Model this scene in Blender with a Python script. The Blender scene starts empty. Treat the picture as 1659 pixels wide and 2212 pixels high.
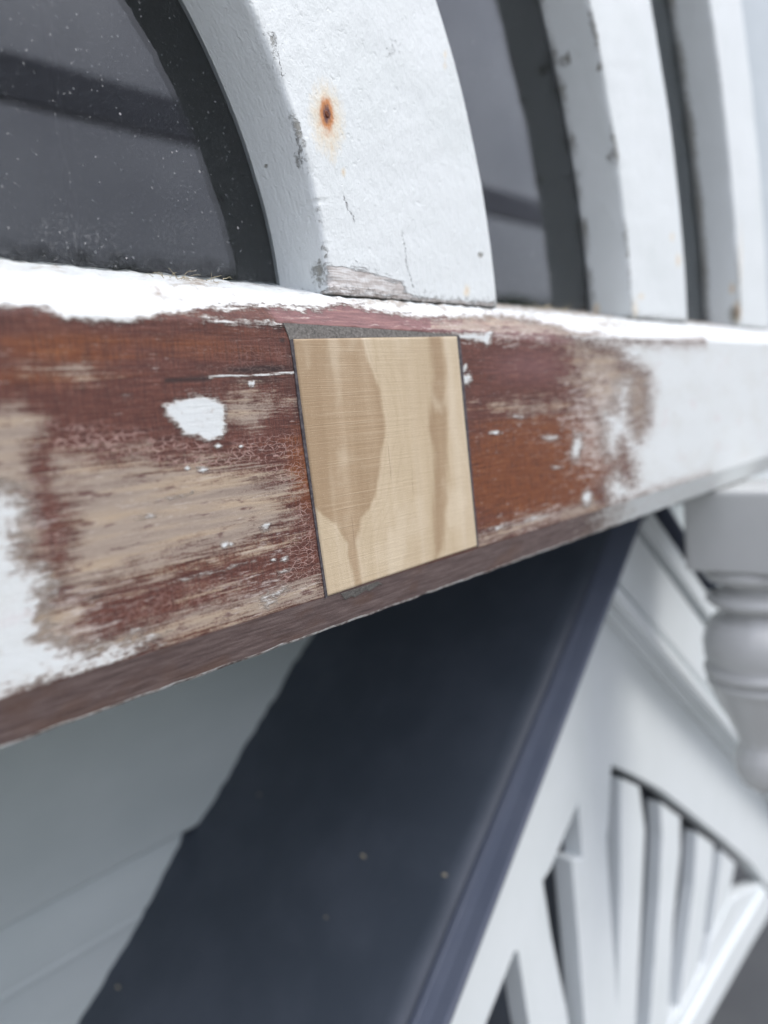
import bpy, math, random
import numpy as np
from mathutils import Matrix, Vector

random.seed(7)
RNG = np.random.default_rng(11)
scene = bpy.context.scene
COL = scene.collection

# ------------------------------------------------------------------ camera
# metres; X runs along the window, Y into the house, Z up.  Origin: lower left
# corner of the new timber let into the sill.
CAM = np.array([-0.18772675, -0.21496383, 0.06581735])
F_PX, CX, CY = 1597.0, 829.5, 1106.0            # photo measured on a 1659 x 2212 grid
_a = np.array([1513., -337., 1597.]); _a /= np.linalg.norm(_a)
_b = np.array([1281., 10994., 1597.]); _b -= _a * (_a @ _b); _b /= np.linalg.norm(_b)
ROT = np.stack([_a, np.cross(_a, _b), -_b])     # camera axes (x right, y down, z ahead) -> world

cam_data = bpy.data.cameras.new('camera')
cam = bpy.data.objects.new('camera', cam_data)
COL.objects.link(cam)
m = np.eye(4)
m[:3, 0] = ROT[:, 0]; m[:3, 1] = -ROT[:, 1]; m[:3, 2] = -ROT[:, 2]; m[:3, 3] = CAM
cam.matrix_world = Matrix(m.tolist())
cam_data.sensor_fit = 'VERTICAL'
cam_data.sensor_height = 36.0
cam_data.lens = F_PX / 2212.0 * 36.0
cam_data.clip_start = 0.01
cam_data.clip_end = 500.0
cam_data.dof.use_dof = True
cam_data.dof.focus_distance = 0.288
cam_data.dof.aperture_fstop = cam_data.lens / 5.6
scene.camera = cam

# ------------------------------------------------------------------ sky, sun, exposure
SUN_EL, SUN_AZ = math.radians(50), math.radians(150)     # bright overcast, sun high to the front right
world = bpy.data.worlds.new('World'); scene.world = world
world.use_nodes = True
wn, wl = world.node_tree.nodes, world.node_tree.links
wn.clear()
w_out = wn.new('ShaderNodeOutputWorld'); w_bg = wn.new('ShaderNodeBackground')
w_sky = wn.new('ShaderNodeTexSky'); w_sky.sky_type = 'NISHITA'; w_sky.sun_disc = False
w_sky.sun_elevation = SUN_EL; w_sky.sun_rotation = SUN_AZ
w_sky.air_density = 1.0; w_sky.dust_density = 4.0; w_sky.ozone_density = 1.0
w_tc = wn.new('ShaderNodeTexCoord')
w_no = wn.new('ShaderNodeTexNoise'); w_no.inputs['Scale'].default_value = 3.2
w_no.inputs['Detail'].default_value = 5.0; w_no.inputs['Roughness'].default_value = 0.55
w_cr = wn.new('ShaderNodeValToRGB')
w_cr.color_ramp.elements[0].position = 0.30; w_cr.color_ramp.elements[0].color = (9.9, 10.3, 12.6, 1)
w_cr.color_ramp.elements[1].position = 0.70; w_cr.color_ramp.elements[1].color = (20.8, 21.4, 24.2, 1)
w_mx = wn.new('ShaderNodeMixRGB'); w_mx.inputs[0].default_value = 0.86
wl.new(w_tc.outputs['Generated'], w_no.inputs['Vector'])
wl.new(w_no.outputs['Fac'], w_cr.inputs['Fac'])
w_sp = wn.new('ShaderNodeSeparateXYZ'); wl.new(w_tc.outputs['Generated'], w_sp.inputs[0])
w_mr = wn.new('ShaderNodeMapRange'); wl.new(w_sp.outputs['Z'], w_mr.inputs['Value'])      # overcast: zenith three times the horizon
w_mr.inputs['From Min'].default_value = 0.0; w_mr.inputs['From Max'].default_value = 1.0
w_mr.inputs['To Min'].default_value = 0.46; w_mr.inputs['To Max'].default_value = 1.32
w_mu = wn.new('ShaderNodeVectorMath'); w_mu.operation = 'SCALE'
wl.new(w_cr.outputs['Color'], w_mu.inputs[0]); wl.new(w_mr.outputs['Result'], w_mu.inputs['Scale'])
wl.new(w_sky.outputs['Color'], w_mx.inputs[1]); wl.new(w_mu.outputs[0], w_mx.inputs[2])
wl.new(w_mx.outputs['Color'], w_bg.inputs['Color'])
w_bg.inputs['Strength'].default_value = 0.10
wl.new(w_bg.outputs['Background'], w_out.inputs['Surface'])

sun_data = bpy.data.lights.new('sun', 'SUN')
sun_data.energy = 1.5; sun_data.angle = math.radians(24); sun_data.color = (1.0, 0.965, 0.91)
sun = bpy.data.objects.new('sun', sun_data); COL.objects.link(sun)
_sd = Vector((math.sin(SUN_AZ) * math.cos(SUN_EL), math.cos(SUN_AZ) * math.cos(SUN_EL), math.sin(SUN_EL)))
sun.rotation_euler = _sd.to_track_quat('Z', 'Y').to_euler()
sun.location = (2, -4, 5)

vs = scene.view_settings
vs.view_transform = 'Standard'; vs.look = 'None'; vs.exposure = 0.38; vs.gamma = 1.0
vs.use_curve_mapping = False
scene.render.film_transparent = False

# ------------------------------------------------------------------ helpers
def ray(px, py):
    return ROT @ np.array([(px - CX) / F_PX, (py - CY) / F_PX, 1.0])

def at(px, py, y):
    """photo point -> (x, z) on the upright plane Y = y"""
    r = ray(px, py); q = CAM + r * ((y - CAM[1]) / r[1])
    return float(q[0]), float(q[2])

def to_photo(P):
    q = (P - CAM) @ ROT                   # rows of P: world -> camera
    d = np.maximum(q[:, 2], 0.02)
    return np.stack([CX + F_PX * q[:, 0] / d, CY + F_PX * q[:, 1] / d], 1), q[:, 2]

def inside(P2, poly):
    """signed distance to a polygon, positive inside"""
    poly = np.asarray(poly, float); n = len(poly)
    d = np.full(len(P2), 1e9); ins = np.zeros(len(P2), bool)
    x, y = P2[:, 0], P2[:, 1]
    for i in range(n):
        a, b = poly[i], poly[(i + 1) % n]
        e = b - a; w = P2 - a
        t = np.clip((w @ e) / max(e @ e, 1e-12), 0, 1)
        d = np.minimum(d, np.hypot(w[:, 0] - t * e[0], w[:, 1] - t * e[1]))
        if abs(e[1]) > 1e-12:
            c = ((a[1] > y) != (b[1] > y)) & (x < e[0] * (y - a[1]) / e[1] + a[0])
            ins ^= c
    return np.where(ins, d, -d)

def line_d(P2, pts):
    pts = np.asarray(pts, float); d = np.full(len(P2), 1e9)
    for a, b in zip(pts[:-1], pts[1:]):
        e = b - a; w = P2 - a
        t = np.clip((w @ e) / max(e @ e, 1e-12), 0, 1)
        d = np.minimum(d, np.hypot(w[:, 0] - t * e[0], w[:, 1] - t * e[1]))
    return d

def blob(P2, cx, cy, rx, ry, ang=0.0):
    c, s = math.cos(ang), math.sin(ang)
    u = (P2[:, 0] - cx) * c + (P2[:, 1] - cy) * s
    v = -(P2[:, 0] - cx) * s + (P2[:, 1] - cy) * c
    return 1.0 - np.hypot(u / rx, v / ry)

def wob(x, y, f, seed=0):
    """cheap smooth noise from sines, about -1..1"""
    r = np.random.default_rng(seed); o = np.zeros_like(x)
    for k in range(7):
        a = r.uniform(0, 6.28); g = f * r.uniform(0.5, 2.0)
        o += np.sin(g * (x * math.cos(a) + y * math.sin(a)) + r.uniform(0, 6.28)) * r.uniform(0.5, 1)
    return o / 3.5

def mesh_obj(name, verts, faces, mat=None, parent=None, smooth=False):
    me = bpy.data.meshes.new(name)
    me.from_pydata([tuple(map(float, v)) for v in verts], [], [tuple(map(int, f)) for f in faces])
    me.update()
    if smooth:
        me.polygons.foreach_set('use_smooth', np.ones(len(me.polygons), bool))
    o = bpy.data.objects.new(name, me); COL.objects.link(o)
    if mat: me.materials.append(mat)
    if parent: o.parent = parent
    return o

def grid_faces(nu, nv):
    i = np.arange(nu - 1)[:, None] * nv + np.arange(nv - 1)[None, :]
    i = i.ravel()
    return np.stack([i, i + nv, i + nv + 1, i + 1], 1)

def grid_obj(name, P, nu, nv, mat, parent, flip=False):
    f = grid_faces(nu, nv)
    if flip: f = f[:, ::-1]
    me = bpy.data.meshes.new(name)
    me.vertices.add(len(P)); me.vertices.foreach_set('co', P.astype(np.float32).ravel())
    me.loops.add(f.size); me.loops.foreach_set('vertex_index', f.astype(np.int32).ravel())
    me.polygons.add(len(f)); me.polygons.foreach_set('loop_start', (np.arange(len(f)) * 4).astype(np.int32))
    me.polygons.foreach_set('loop_total', np.full(len(f), 4, np.int32))
    me.polygons.foreach_set('use_smooth', np.ones(len(f), bool))
    me.update(calc_edges=True); me.validate()
    o = bpy.data.objects.new(name, me); COL.objects.link(o)
    me.materials.append(mat)
    if parent: o.parent = parent
    return o

def set_attr(o, name, vals):
    a = o.data.attributes.new(name, 'FLOAT', 'POINT')
    a.data.foreach_set('value', np.clip(vals, -4, 4).astype(np.float32))

def add_bevel(o, w, seg=2):
    b = o.modifiers.new('bevel', 'BEVEL'); b.width = w; b.segments = seg; b.limit_method = 'ANGLE'
    b.angle_limit = math.radians(30); b.harden_normals = False
    return o

def box(name, lo, hi, mat, parent=None, bev=0.0):
    (x0, y0, z0), (x1, y1, z1) = lo, hi
    v = [(x0, y0, z0), (x1, y0, z0), (x1, y1, z0), (x0, y1, z0), (x0, y0, z1), (x1, y0, z1), (x1, y1, z1), (x0, y1, z1)]
    f = [(0, 3, 2, 1), (4, 5, 6, 7), (0, 1, 5, 4), (1, 2, 6, 5), (2, 3, 7, 6), (3, 0, 4, 7)]
    o = mesh_obj(name, v, f, mat, parent)
    if bev: add_bevel(o, bev)
    return o

def prism(name, poly, y0, y1, mat, parent=None, bev=0.0):
    """upright board: outline in (x, z), front face at y0, back face at y1"""
    poly = np.asarray(poly, float)
    x, z = poly[:, 0], poly[:, 1]
    area = 0.5 * np.sum(x * np.roll(z, -1) - np.roll(x, -1) * z)
    if area < 0: poly = poly[::-1]
    n = len(poly)
    v = [(p[0], y0, p[1]) for p in poly] + [(p[0], y1, p[1]) for p in poly]
    f = [tuple(range(n)), tuple(range(2 * n - 1, n - 1, -1))]
    f += [(i, i + n, (i + 1) % n + n, (i + 1) % n) for i in range(n)]
    o = mesh_obj(name, v, f, mat, parent)
    if bev: add_bevel(o, bev)
    return o

def empty(name, loc, label, cat, group=None):
    o = bpy.data.objects.new(name, None); COL.objects.link(o); o.location = loc
    o.empty_display_size = 0.05
    o['label'] = label; o['category'] = cat
    if group: o['group'] = group
    return o

def tag(o, label, cat, group=None):
    o['label'] = label; o['category'] = cat
    if group: o['group'] = group

PENDING = []
def under(root):
    """things are modelled in world metres: undo the root's offset on its parts"""
    PENDING.append(root)

# ------------------------------------------------------------------ node helper
class NT:
    def __init__(s, name):
        s.mat = bpy.data.materials.new(name); s.mat.use_nodes = True
        s.n = s.mat.node_tree.nodes; s.l = s.mat.node_tree.links
        s.n.clear()
        s.out = s.n.new('ShaderNodeOutputMaterial')
        s.tc = s.n.new('ShaderNodeNewGeometry')
        s.pos = s.tc.outputs['Position']
    def link(s, a, b): s.l.new(a, b)
    def put(s, sock, v):
        if isinstance(v, bpy.types.NodeSocket): s.l.new(v, sock)
        elif isinstance(v, tuple) and len(v) == 3 and sock.type == 'RGBA': sock.default_value = (*v, 1)
        else: sock.default_value = v
    def attr(s, name):
        a = s.n.new('ShaderNodeAttribute'); a.attribute_name = name; return a.outputs['Fac']
    def scaled(s, sc, off=(0, 0, 0)):
        mp = s.n.new('ShaderNodeMapping'); mp.inputs['Scale'].default_value = sc
        mp.inputs['Location'].default_value = off
        s.l.new(s.pos, mp.inputs['Vector']); return mp.outputs['Vector']
    def noise(s, sc, detail=3.0, rough=0.55, dist=0.0, off=(0, 0, 0)):
        t = s.n.new('ShaderNodeTexNoise'); t.inputs['Scale'].default_value = 1.0
        t.inputs['Detail'].default_value = detail; t.inputs['Roughness'].default_value = rough
        t.inputs['Distortion'].default_value = dist
        s.l.new(s.scaled(sc, off), t.inputs['Vector']); return t.outputs['Fac']
    def voro(s, sc, feature='DISTANCE_TO_EDGE', rnd=1.0, vec=None):
        t = s.n.new('ShaderNodeTexVoronoi'); t.feature = feature; t.inputs['Scale'].default_value = 1.0
        t.inputs['Randomness'].default_value = rnd
        s.l.new(vec if vec is not None else s.scaled(sc), t.inputs['Vector']); return t.outputs['Distance']
    def math(s, op, a, b=0.0, c=0.0, clamp=False):
        t = s.n.new('ShaderNodeMath'); t.operation = op; t.use_clamp = clamp
        s.put(t.inputs[0], a); s.put(t.inputs[1], b)
        if op in ('MULTIPLY_ADD', 'SMOOTH_MIN', 'SMOOTH_MAX'): s.put(t.inputs[2], c)
        return t.outputs[0]
    def step(s, v, lo, hi, a=0.0, b=1.0):
        t = s.n.new('ShaderNodeMapRange'); t.interpolation_type = 'SMOOTHSTEP'
        s.put(t.inputs['Value'], v)
        t.inputs['From Min'].default_value = lo; t.inputs['From Max'].default_value = hi
        t.inputs['To Min'].default_value = a; t.inputs['To Max'].default_value = b
        return t.outputs['Result']
    def mix(s, f, a, b, mode='MIX'):
        t = s.n.new('ShaderNodeMixRGB'); t.blend_type = mode
        s.put(t.inputs[0], f); s.put(t.inputs[1], a); s.put(t.inputs[2], b)
        return t.outputs[0]
    def ramp(s, f, stops):
        t = s.n.new('ShaderNodeValToRGB'); r = t.color_ramp
        while len(r.elements) < len(stops): r.elements.new(0.5)
        for e, (p, c) in zip(r.elements, stops): e.position = p; e.color = (*c, 1)
        s.put(t.inputs['Fac'], f); return t.outputs['Color']
    def bump(s, h, dist, strength=1.0, prev=None):
        t = s.n.new('ShaderNodeBump'); t.inputs['Strength'].default_value = strength
        t.inputs['Distance'].default_value = dist
        s.put(t.inputs['Height'], h)
        if prev is not None: s.l.new(prev, t.inputs['Normal'])
        return t.outputs['Normal']
    def bsdf(s, color, rough=0.6, normal=None, spec=0.5, **kw):
        t = s.n.new('ShaderNodeBsdfPrincipled')
        s.put(t.inputs['Base Color'], color); s.put(t.inputs['Roughness'], rough)
        s.put(t.inputs['Specular IOR Level'], spec)
        if normal is not None: s.l.new(normal, t.inputs['Normal'])
        for k, v in kw.items(): s.put(t.inputs[k], v)
        s.l.new(t.outputs['BSDF'], s.out.inputs['Surface']); return t

# ------------------------------------------------------------------ materials
def mat_sill():
    t = NT('stripped_sill')
    paint, bare, dark, craze, purple, under_, warm, chalk, dirt = (t.attr(k) for k in ('paint', 'bare', 'dark', 'craze', 'purple', 'chamfer', 'warm', 'chalk', 'dirt'))
    streak = t.noise((60, 300, 860), 6, 0.70)
    streak2 = t.noise((14, 200, 260), 4, 0.6, off=(3, 1, 2))
    dash = t.noise((230, 600, 1700), 4, 0.72, off=(6, 2, 2))
    hatch = t.noise((1700, 60, 90), 3, 0.75)
    fine = t.noise((1100, 1100, 1500), 3, 0.75)
    # red hardwood
    wood = t.ramp(streak, [(0.26, (0.048, 0.020, 0.017)), (0.46, (0.105, 0.036, 0.026)), (0.60, (0.155, 0.057, 0.040)), (0.76, (0.24, 0.125, 0.098))])
    hot = t.ramp(streak, [(0.28, (0.095, 0.026, 0.010)), (0.5, (0.185, 0.056, 0.018)), (0.72, (0.30, 0.115, 0.040))])
    wood = t.mix(t.step(t.math('ADD', warm, t.math('MULTIPLY', t.math('SUBTRACT', streak2, 0.5), 1.6)), 0.0, 0.9), wood, hot)
    wood = t.mix(t.step(hatch, 0.34, 0.60, 0.62, 0.0), wood, (0.040, 0.016, 0.014))
    wood = t.mix(t.math('MULTIPLY', t.step(dash, 0.55, 0.70), 0.40), wood, (0.36, 0.225, 0.185))
    wood = t.mix(t.step(fine, 0.58, 0.74, 0.0, 0.40), wood, (0.42, 0.26, 0.21))
    wood = t.mix(t.math('MULTIPLY', dark, 0.85, clamp=True), wood, (0.022, 0.014, 0.014))
    wood = t.mix(t.math('MULTIPLY', purple, 0.8, clamp=True), wood,
                 t.ramp(streak, [(0.3, (0.115, 0.058, 0.058)), (0.5, (0.215, 0.105, 0.105)), (0.66, (0.30, 0.165, 0.15)), (0.8, (0.45, 0.27, 0.19))]))
    # crazed old varnish
    cz = t.n.new('ShaderNodeTexNoise'); cz.inputs['Scale'].default_value = 340; t.link(t.pos, cz.inputs['Vector'])
    vec = t.n.new('ShaderNodeVectorMath'); vec.operation = 'MULTIPLY_ADD'
    t.link(cz.outputs['Color'], vec.inputs[0]); vec.inputs[1].default_value = (1.2, 1.2, 1.2)
    t.link(t.scaled((300, 200, 640)), vec.inputs[2])
    edge = t.voro(None, vec=vec.outputs[0])
    crz = t.math('MULTIPLY', t.step(edge, 0.02, 0.11, 1.0, 0.0), t.math('MULTIPLY', craze, t.step(t.noise((90, 160, 300), 3), 0.36, 0.58)), clamp=True)
    wood = t.mix(t.math('MULTIPLY', crz, 0.62), wood, (0.50, 0.33, 0.285))
    # sanded bare timber
    bn = t.math('ADD', t.math('MULTIPLY', t.math('SUBTRACT', streak, 0.5), 6.5), t.math('MULTIPLY', t.math('SUBTRACT', fine, 0.5), 3.6))
    bn = t.math('ADD', bn, t.math('MULTIPLY', t.math('SUBTRACT', t.noise((110, 110, 170), 4, 0.65, off=(4, 9, 1)), 0.5), 3.4))
    bn = t.math('ADD', bn, t.math('MULTIPLY', t.math('SUBTRACT', t.noise((22, 300, 1300), 4, 0.6, off=(2, 2, 8)), 0.5), 4.0))
    bare_f = t.step(t.math('ADD', bare, bn), -1.05, 1.15)
    tan = t.ramp(streak2, [(0.28, (0.25, 0.195, 0.160)), (0.48, (0.345, 0.280, 0.225)), (0.64, (0.42, 0.325, 0.230)), (0.80, (0.54, 0.47, 0.40))])
    tan = t.mix(t.step(t.noise((75, 200, 330), 5, 0.65, off=(9, 0, 4)), 0.57, 0.65, 0, 0.85), tan, (0.115, 0.055, 0.050))
    tan = t.mix(t.step(dash, 0.56, 0.70, 0, 0.55), tan, (0.60, 0.50, 0.42))
    tan = t.mix(t.step(fine, 0.56, 0.70, 0, 0.40), tan, (0.20, 0.115, 0.09))
    col = t.mix(bare_f, wood, tan)
    ck = t.math('ADD', t.math('MULTIPLY', t.math('SUBTRACT', dash, 0.5), 5.0), t.math('MULTIPLY', t.math('SUBTRACT', t.noise((60, 200, 420), 5, 0.7, off=(3, 3, 7)), 0.5), 6.0))
    ckf = t.math('MULTIPLY', t.step(t.math('ADD', t.math('MULTIPLY', chalk, 1.6), t.math('SUBTRACT', ck, 1.15)), -0.4, 1.0), 0.78)
    col = t.mix(ckf, col, (0.60, 0.535, 0.485))
    # white paint
    ragged = t.noise((300, 300, 520), 5, 0.75, off=(2, 7, 1))
    pn = t.math('ADD', t.math('MULTIPLY', t.math('SUBTRACT', streak, 0.5), 3.0), t.math('MULTIPLY', t.math('SUBTRACT', ragged, 0.5), 3.4))
    pn = t.math('ADD', pn, t.math('MULTIPLY', t.math('SUBTRACT', dash, 0.5), 1.4))
    pf = t.step(t.math('ADD', paint, pn), -0.42, 0.52)
    thin = t.step(t.math('ADD', paint, t.math('MULTIPLY', pn, 0.8)), -0.1, 0.9)
    pcol = t.mix(thin, (0.55, 0.47, 0.41), (0.675, 0.705, 0.70))
    pcol = t.mix(t.step(t.noise((40, 40, 75), 4, 0.6, off=(5, 5, 5)), 0.58, 0.70, 0, 0.30), pcol, (0.62, 0.50, 0.50))
    pcol = t.mix(t.step(t.noise((22, 22, 40), 4, 0.6, off=(1, 8, 3)), 0.45, 0.72, 0, 0.40), pcol, (0.575, 0.575, 0.53))
    pcol = t.mix(t.step(t.noise((420, 420, 700), 4, 0.75, off=(1, 1, 9)), 0.66, 0.76, 0, 0.45), pcol, (0.36, 0.33, 0.28))
    df = t.step(t.math('ADD', dirt, t.math('MULTIPLY', t.math('SUBTRACT', t.noise((170, 170, 260), 5, 0.75, off=(8, 3, 3)), 0.5), 4.0)), 0.25, 1.0)
    pcol = t.mix(t.math('MULTIPLY', df, 0.8), pcol, t.ramp(fine, [(0.35, (0.16, 0.115, 0.085)), (0.6, (0.42, 0.35, 0.27))]))
    # grey-brown underside edge of the sill, shade of its downward tilt in the colour
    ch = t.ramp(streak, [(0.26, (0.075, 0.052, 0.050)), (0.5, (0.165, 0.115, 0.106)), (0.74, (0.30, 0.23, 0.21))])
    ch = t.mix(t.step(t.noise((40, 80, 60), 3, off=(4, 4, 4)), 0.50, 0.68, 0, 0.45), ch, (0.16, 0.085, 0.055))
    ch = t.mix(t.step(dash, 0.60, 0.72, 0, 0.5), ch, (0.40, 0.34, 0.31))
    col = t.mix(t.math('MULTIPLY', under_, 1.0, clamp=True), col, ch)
    col = t.mix(pf, col, pcol)
    h = t.math('ADD', t.math('MULTIPLY', pf, 0.9), t.math('MULTIPLY', streak, 0.6))
    h = t.math('ADD', h, t.math('MULTIPLY', crz, 0.3))
    h = t.math('ADD', h, t.math('MULTIPLY', fine, 0.3))
    h = t.math('ADD', h, t.math('MULTIPLY', ragged, t.math('MULTIPLY', pf, 0.5)))
    nrm = t.bump(h, 0.0005, 0.9)
    t.bsdf(col, t.mix(pf, (0.58,) * 3, (0.48,) * 3), nrm, 0.34)
    return t.mat

def mat_patch():
    t = NT('new_pine')
    late, late2 = t.attr('late'), t.attr('late2')
    saw = t.noise((14, 20, 2300), 4, 0.75)
    saw2 = t.noise((40, 20, 900), 4, 0.7, off=(4, 0, 2))
    grain = t.noise((95, 30, 5), 3, 0.5)
    broad = t.noise((38, 30, 24), 3)
    fine = t.noise((1500, 900, 1500), 3, 0.7)
    base = t.ramp(grain, [(0.30, (0.485, 0.382, 0.248)), (0.5, (0.545, 0.442, 0.302)), (0.72, (0.60, 0.505, 0.370))])
    dk = t.ramp(grain, [(0.30, (0.285, 0.185, 0.102)), (0.5, (0.335, 0.228, 0.130)), (0.72, (0.395, 0.28, 0.170))])
    wig = t.math('MULTIPLY', t.math('SUBTRACT', t.noise((300, 30, 60), 4, 0.6), 0.5), 1.1)
    wig = t.math('ADD', wig, t.math('MULTIPLY', t.math('SUBTRACT', saw, 0.5), 0.5))
    col = t.mix(t.step(t.math('ADD', late, wig), -0.32, 0.38, 0, 0.82), base, dk)
    col = t.mix(t.step(t.math('ADD', late2, wig), -0.60, 0.60, 0, 0.80), col, dk)
    rings = t.math('SINE', t.math('ADD', t.math('MULTIPLY', late, 5.5), t.math('MULTIPLY', t.noise((60, 30, 12), 3), 9.0)))
    col = t.mix(t.step(rings, 0.45, 1.0, 0, 0.09), col, (0.30, 0.20, 0.115))
    col = t.mix(t.step(t.noise((900, 30, 16), 4, 0.6, off=(7, 0, 0)), 0.66, 0.71, 0, 0.62), col, (0.20, 0.125, 0.07))
    col = t.mix(t.step(saw, 0.50, 0.66, 0, 0.26), col, (0.70, 0.58, 0.42))
    col = t.mix(t.step(saw2, 0.55, 0.70, 0, 0.20), col, (0.27, 0.18, 0.10))
    col = t.mix(t.step(broad, 0.52, 0.68, 0, 0.45), col, (0.66, 0.565, 0.42))
    col = t.mix(t.step(fine, 0.60, 0.72, 0, 0.35), col, (0.70, 0.60, 0.46))
    col = t.mix(t.step(fine, 0.28, 0.40, 0.30, 0), col, (0.24, 0.16, 0.09))
    h = t.math('ADD', t.math('MULTIPLY', saw, 0.8), t.math('MULTIPLY', saw2, 0.5))
    t.bsdf(col, 0.6, t.bump(h, 0.00030, 0.85), 0.30)
    return t.mat

def mat_filler():
    t = NT('grey_filler')
    n1 = t.noise((700, 700, 900), 4, 0.7)
    col = t.ramp(n1, [(0.3, (0.085, 0.080, 0.075)), (0.5, (0.165, 0.155, 0.14)), (0.66, (0.23, 0.215, 0.20)), (0.76, (0.52, 0.50, 0.46))])
    t.bsdf(col, 0.7, t.bump(n1, 0.0004, 0.8), 0.3)
    return t.mat

def mat_paint(name, stains=False, tint=(0.685, 0.72, 0.715), brush=1.0, gloss=0.0):
    t = NT(name)
    n1 = t.noise((620, 620, 50), 4, 0.6); n2 = t.noise((70, 70, 45), 4, 0.6, off=(3, 3, 3))
    n3 = t.noise((1000, 1000, 800), 3, 0.65)
    pits = t.step(t.noise((240, 240, 190), 3, 0.6, off=(2, 6, 2)), 0.60, 0.72)
    col = t.mix(t.step(t.noise((16, 16, 12), 4, 0.6), 0.42, 0.75, 0, 0.40), tint, tuple(c * f for c, f in zip(tint, (.86, .88, .86))))
    col = t.mix(t.step(t.noise((330, 330, 330), 4, 0.75, off=(6, 2, 6)), 0.69, 0.77, 0, 0.5), col, (0.42, 0.43, 0.39))
    h = t.math('ADD', t.math('MULTIPLY', n1, 0.34 * brush), t.math('MULTIPLY', n2, 0.60))
    h = t.math('ADD', h, t.math('MULTIPLY', t.noise((260, 260, 150), 4, 0.65, off=(9, 9, 2)), 0.50 * brush))
    h = t.math('ADD', h, t.math('MULTIPLY', n3, 0.20 * brush))
    h = t.math('SUBTRACT', h, t.math('MULTIPLY', pits, 0.14 * brush))
    if stains:
        rust, bare, grime, crack = (t.attr(k) for k in ('rust', 'bare', 'grime', 'crack'))
        rn = t.math('MULTIPLY', t.math('SUBTRACT', t.noise((420, 420, 300), 4, 0.7), 0.5), 0.55)
        r = t.math('ADD', rust, rn)
        rr = t.math('MULTIPLY', t.step(rust, 0.0, 0.12), r)
        col = t.mix(t.step(rr, 0.02, 0.42, 0, 0.55), col, (0.72, 0.58, 0.36))
        col = t.mix(t.step(rr, 0.30, 0.72), col, (0.50, 0.20, 0.06))
        col = t.mix(t.step(rr, 0.70, 1.0), col, (0.10, 0.035, 0.030))
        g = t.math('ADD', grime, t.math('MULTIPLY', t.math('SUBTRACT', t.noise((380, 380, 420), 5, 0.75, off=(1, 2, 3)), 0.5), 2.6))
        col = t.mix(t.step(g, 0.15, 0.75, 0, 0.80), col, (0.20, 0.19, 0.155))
        b = t.math('ADD', bare, t.math('MULTIPLY', t.math('SUBTRACT', t.noise((110, 110, 900), 5, 0.7), 0.5), 3.0))
        bf = t.step(b, 0.0, 0.35)
        bw = t.ramp(t.noise((90, 90, 1100), 5, 0.65, off=(8, 8, 8)), [(0.3, (0.17, 0.11, 0.085)), (0.46, (0.40, 0.33, 0.29)), (0.58, (0.68, 0.66, 0.64))])
        col = t.mix(t.math('MULTIPLY', bf, 0.70), col, bw)
        cf = t.step(t.math('ADD', crack, t.math('MULTIPLY', t.math('SUBTRACT', n3, 0.5), 1.6)), 0.82, 1.10)
        col = t.mix(t.math('MULTIPLY', cf, 0.55), col, (0.22, 0.21, 0.19))
        h = t.math('SUBTRACT', h, t.math('MULTIPLY', cf, 1.6))
        h = t.math('SUBTRACT', h, t.math('MULTIPLY', bf, 0.8))
        h = t.math('SUBTRACT', h, t.math('MULTIPLY', t.step(g, 0.15, 0.75), 0.5))
    t.bsdf(col, t.step(n2, 0.3, 0.7, 0.36 - gloss, 0.52 - gloss), t.bump(h, 0.0012 if stains else 0.0008, 0.85), 0.42)
    return t.mat

def mat_glass():
    t = NT('dusty_glass')
    g = t.n.new('ShaderNodeBsdfGlass'); g.inputs['IOR'].default_value = 1.62; g.inputs['Roughness'].default_value = 0.0
    g.inputs['Color'].default_value = (0.80, 0.82, 0.83, 1)
    d = t.n.new('ShaderNodeBsdfDiffuse'); d.inputs['Color'].default_value = (0.60, 0.60, 0.59, 1)
    def dots(scale, lo, hi, r, off):
        v = t.n.new('ShaderNodeTexVoronoi'); v.inputs['Scale'].default_value = scale; t.link(t.pos, v.inputs['Vector'])
        sep = t.n.new('ShaderNodeSeparateColor'); t.link(v.outputs['Color'], sep.inputs[0])
        rad = t.step(sep.outputs[0], lo, hi, 0.0, r)
        return t.math('LESS_THAN', v.outputs['Distance'], rad)
    f = t.math('MULTIPLY', dots(1000, 0.35, 1.0, 0.28, 0), 0.10)
    f = t.math('ADD', f, t.math('MULTIPLY', dots(470, 0.60, 1.0, 0.21, 0), 0.26))
    f = t.math('ADD', f, t.math('MULTIPLY', dots(190, 0.82, 1.0, 0.12, 0), 0.42))
    scr = t.step(t.noise((1100, 1100, 70), 4, 0.8, off=(1, 1, 4)), 0.70, 0.76)
    smear = t.math('MULTIPLY', t.step(t.noise((60, 60, 45), 4, 0.7), 0.50, 0.75), t.step(t.noise((700, 700, 700), 4, 0.8), 0.50, 0.72))
    low = t.attr('grime')
    clump = t.math('MULTIPLY', low, t.step(t.noise((600, 600, 600), 4, 0.8, off=(7, 7, 7)), 0.50, 0.68))
    f = t.math('ADD', f, t.math('MULTIPLY', scr, 0.12))
    f = t.math('ADD', f, t.math('MULTIPLY', smear, 0.05))
    f = t.math('ADD', f, t.math('MULTIPLY', clump, 0.30))
    f = t.math('ADD', f, t.math('MULTIPLY', t.noise((50, 50, 50), 3), 0.002), clamp=True)
    mx = t.n.new('ShaderNodeMixShader')
    t.link(f, mx.inputs[0]); t.link(g.outputs[0], mx.inputs[1]); t.link(d.outputs[0], mx.inputs[2])
    t.link(mx.outputs[0], t.out.inputs['Surface'])
    return t.mat

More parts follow.
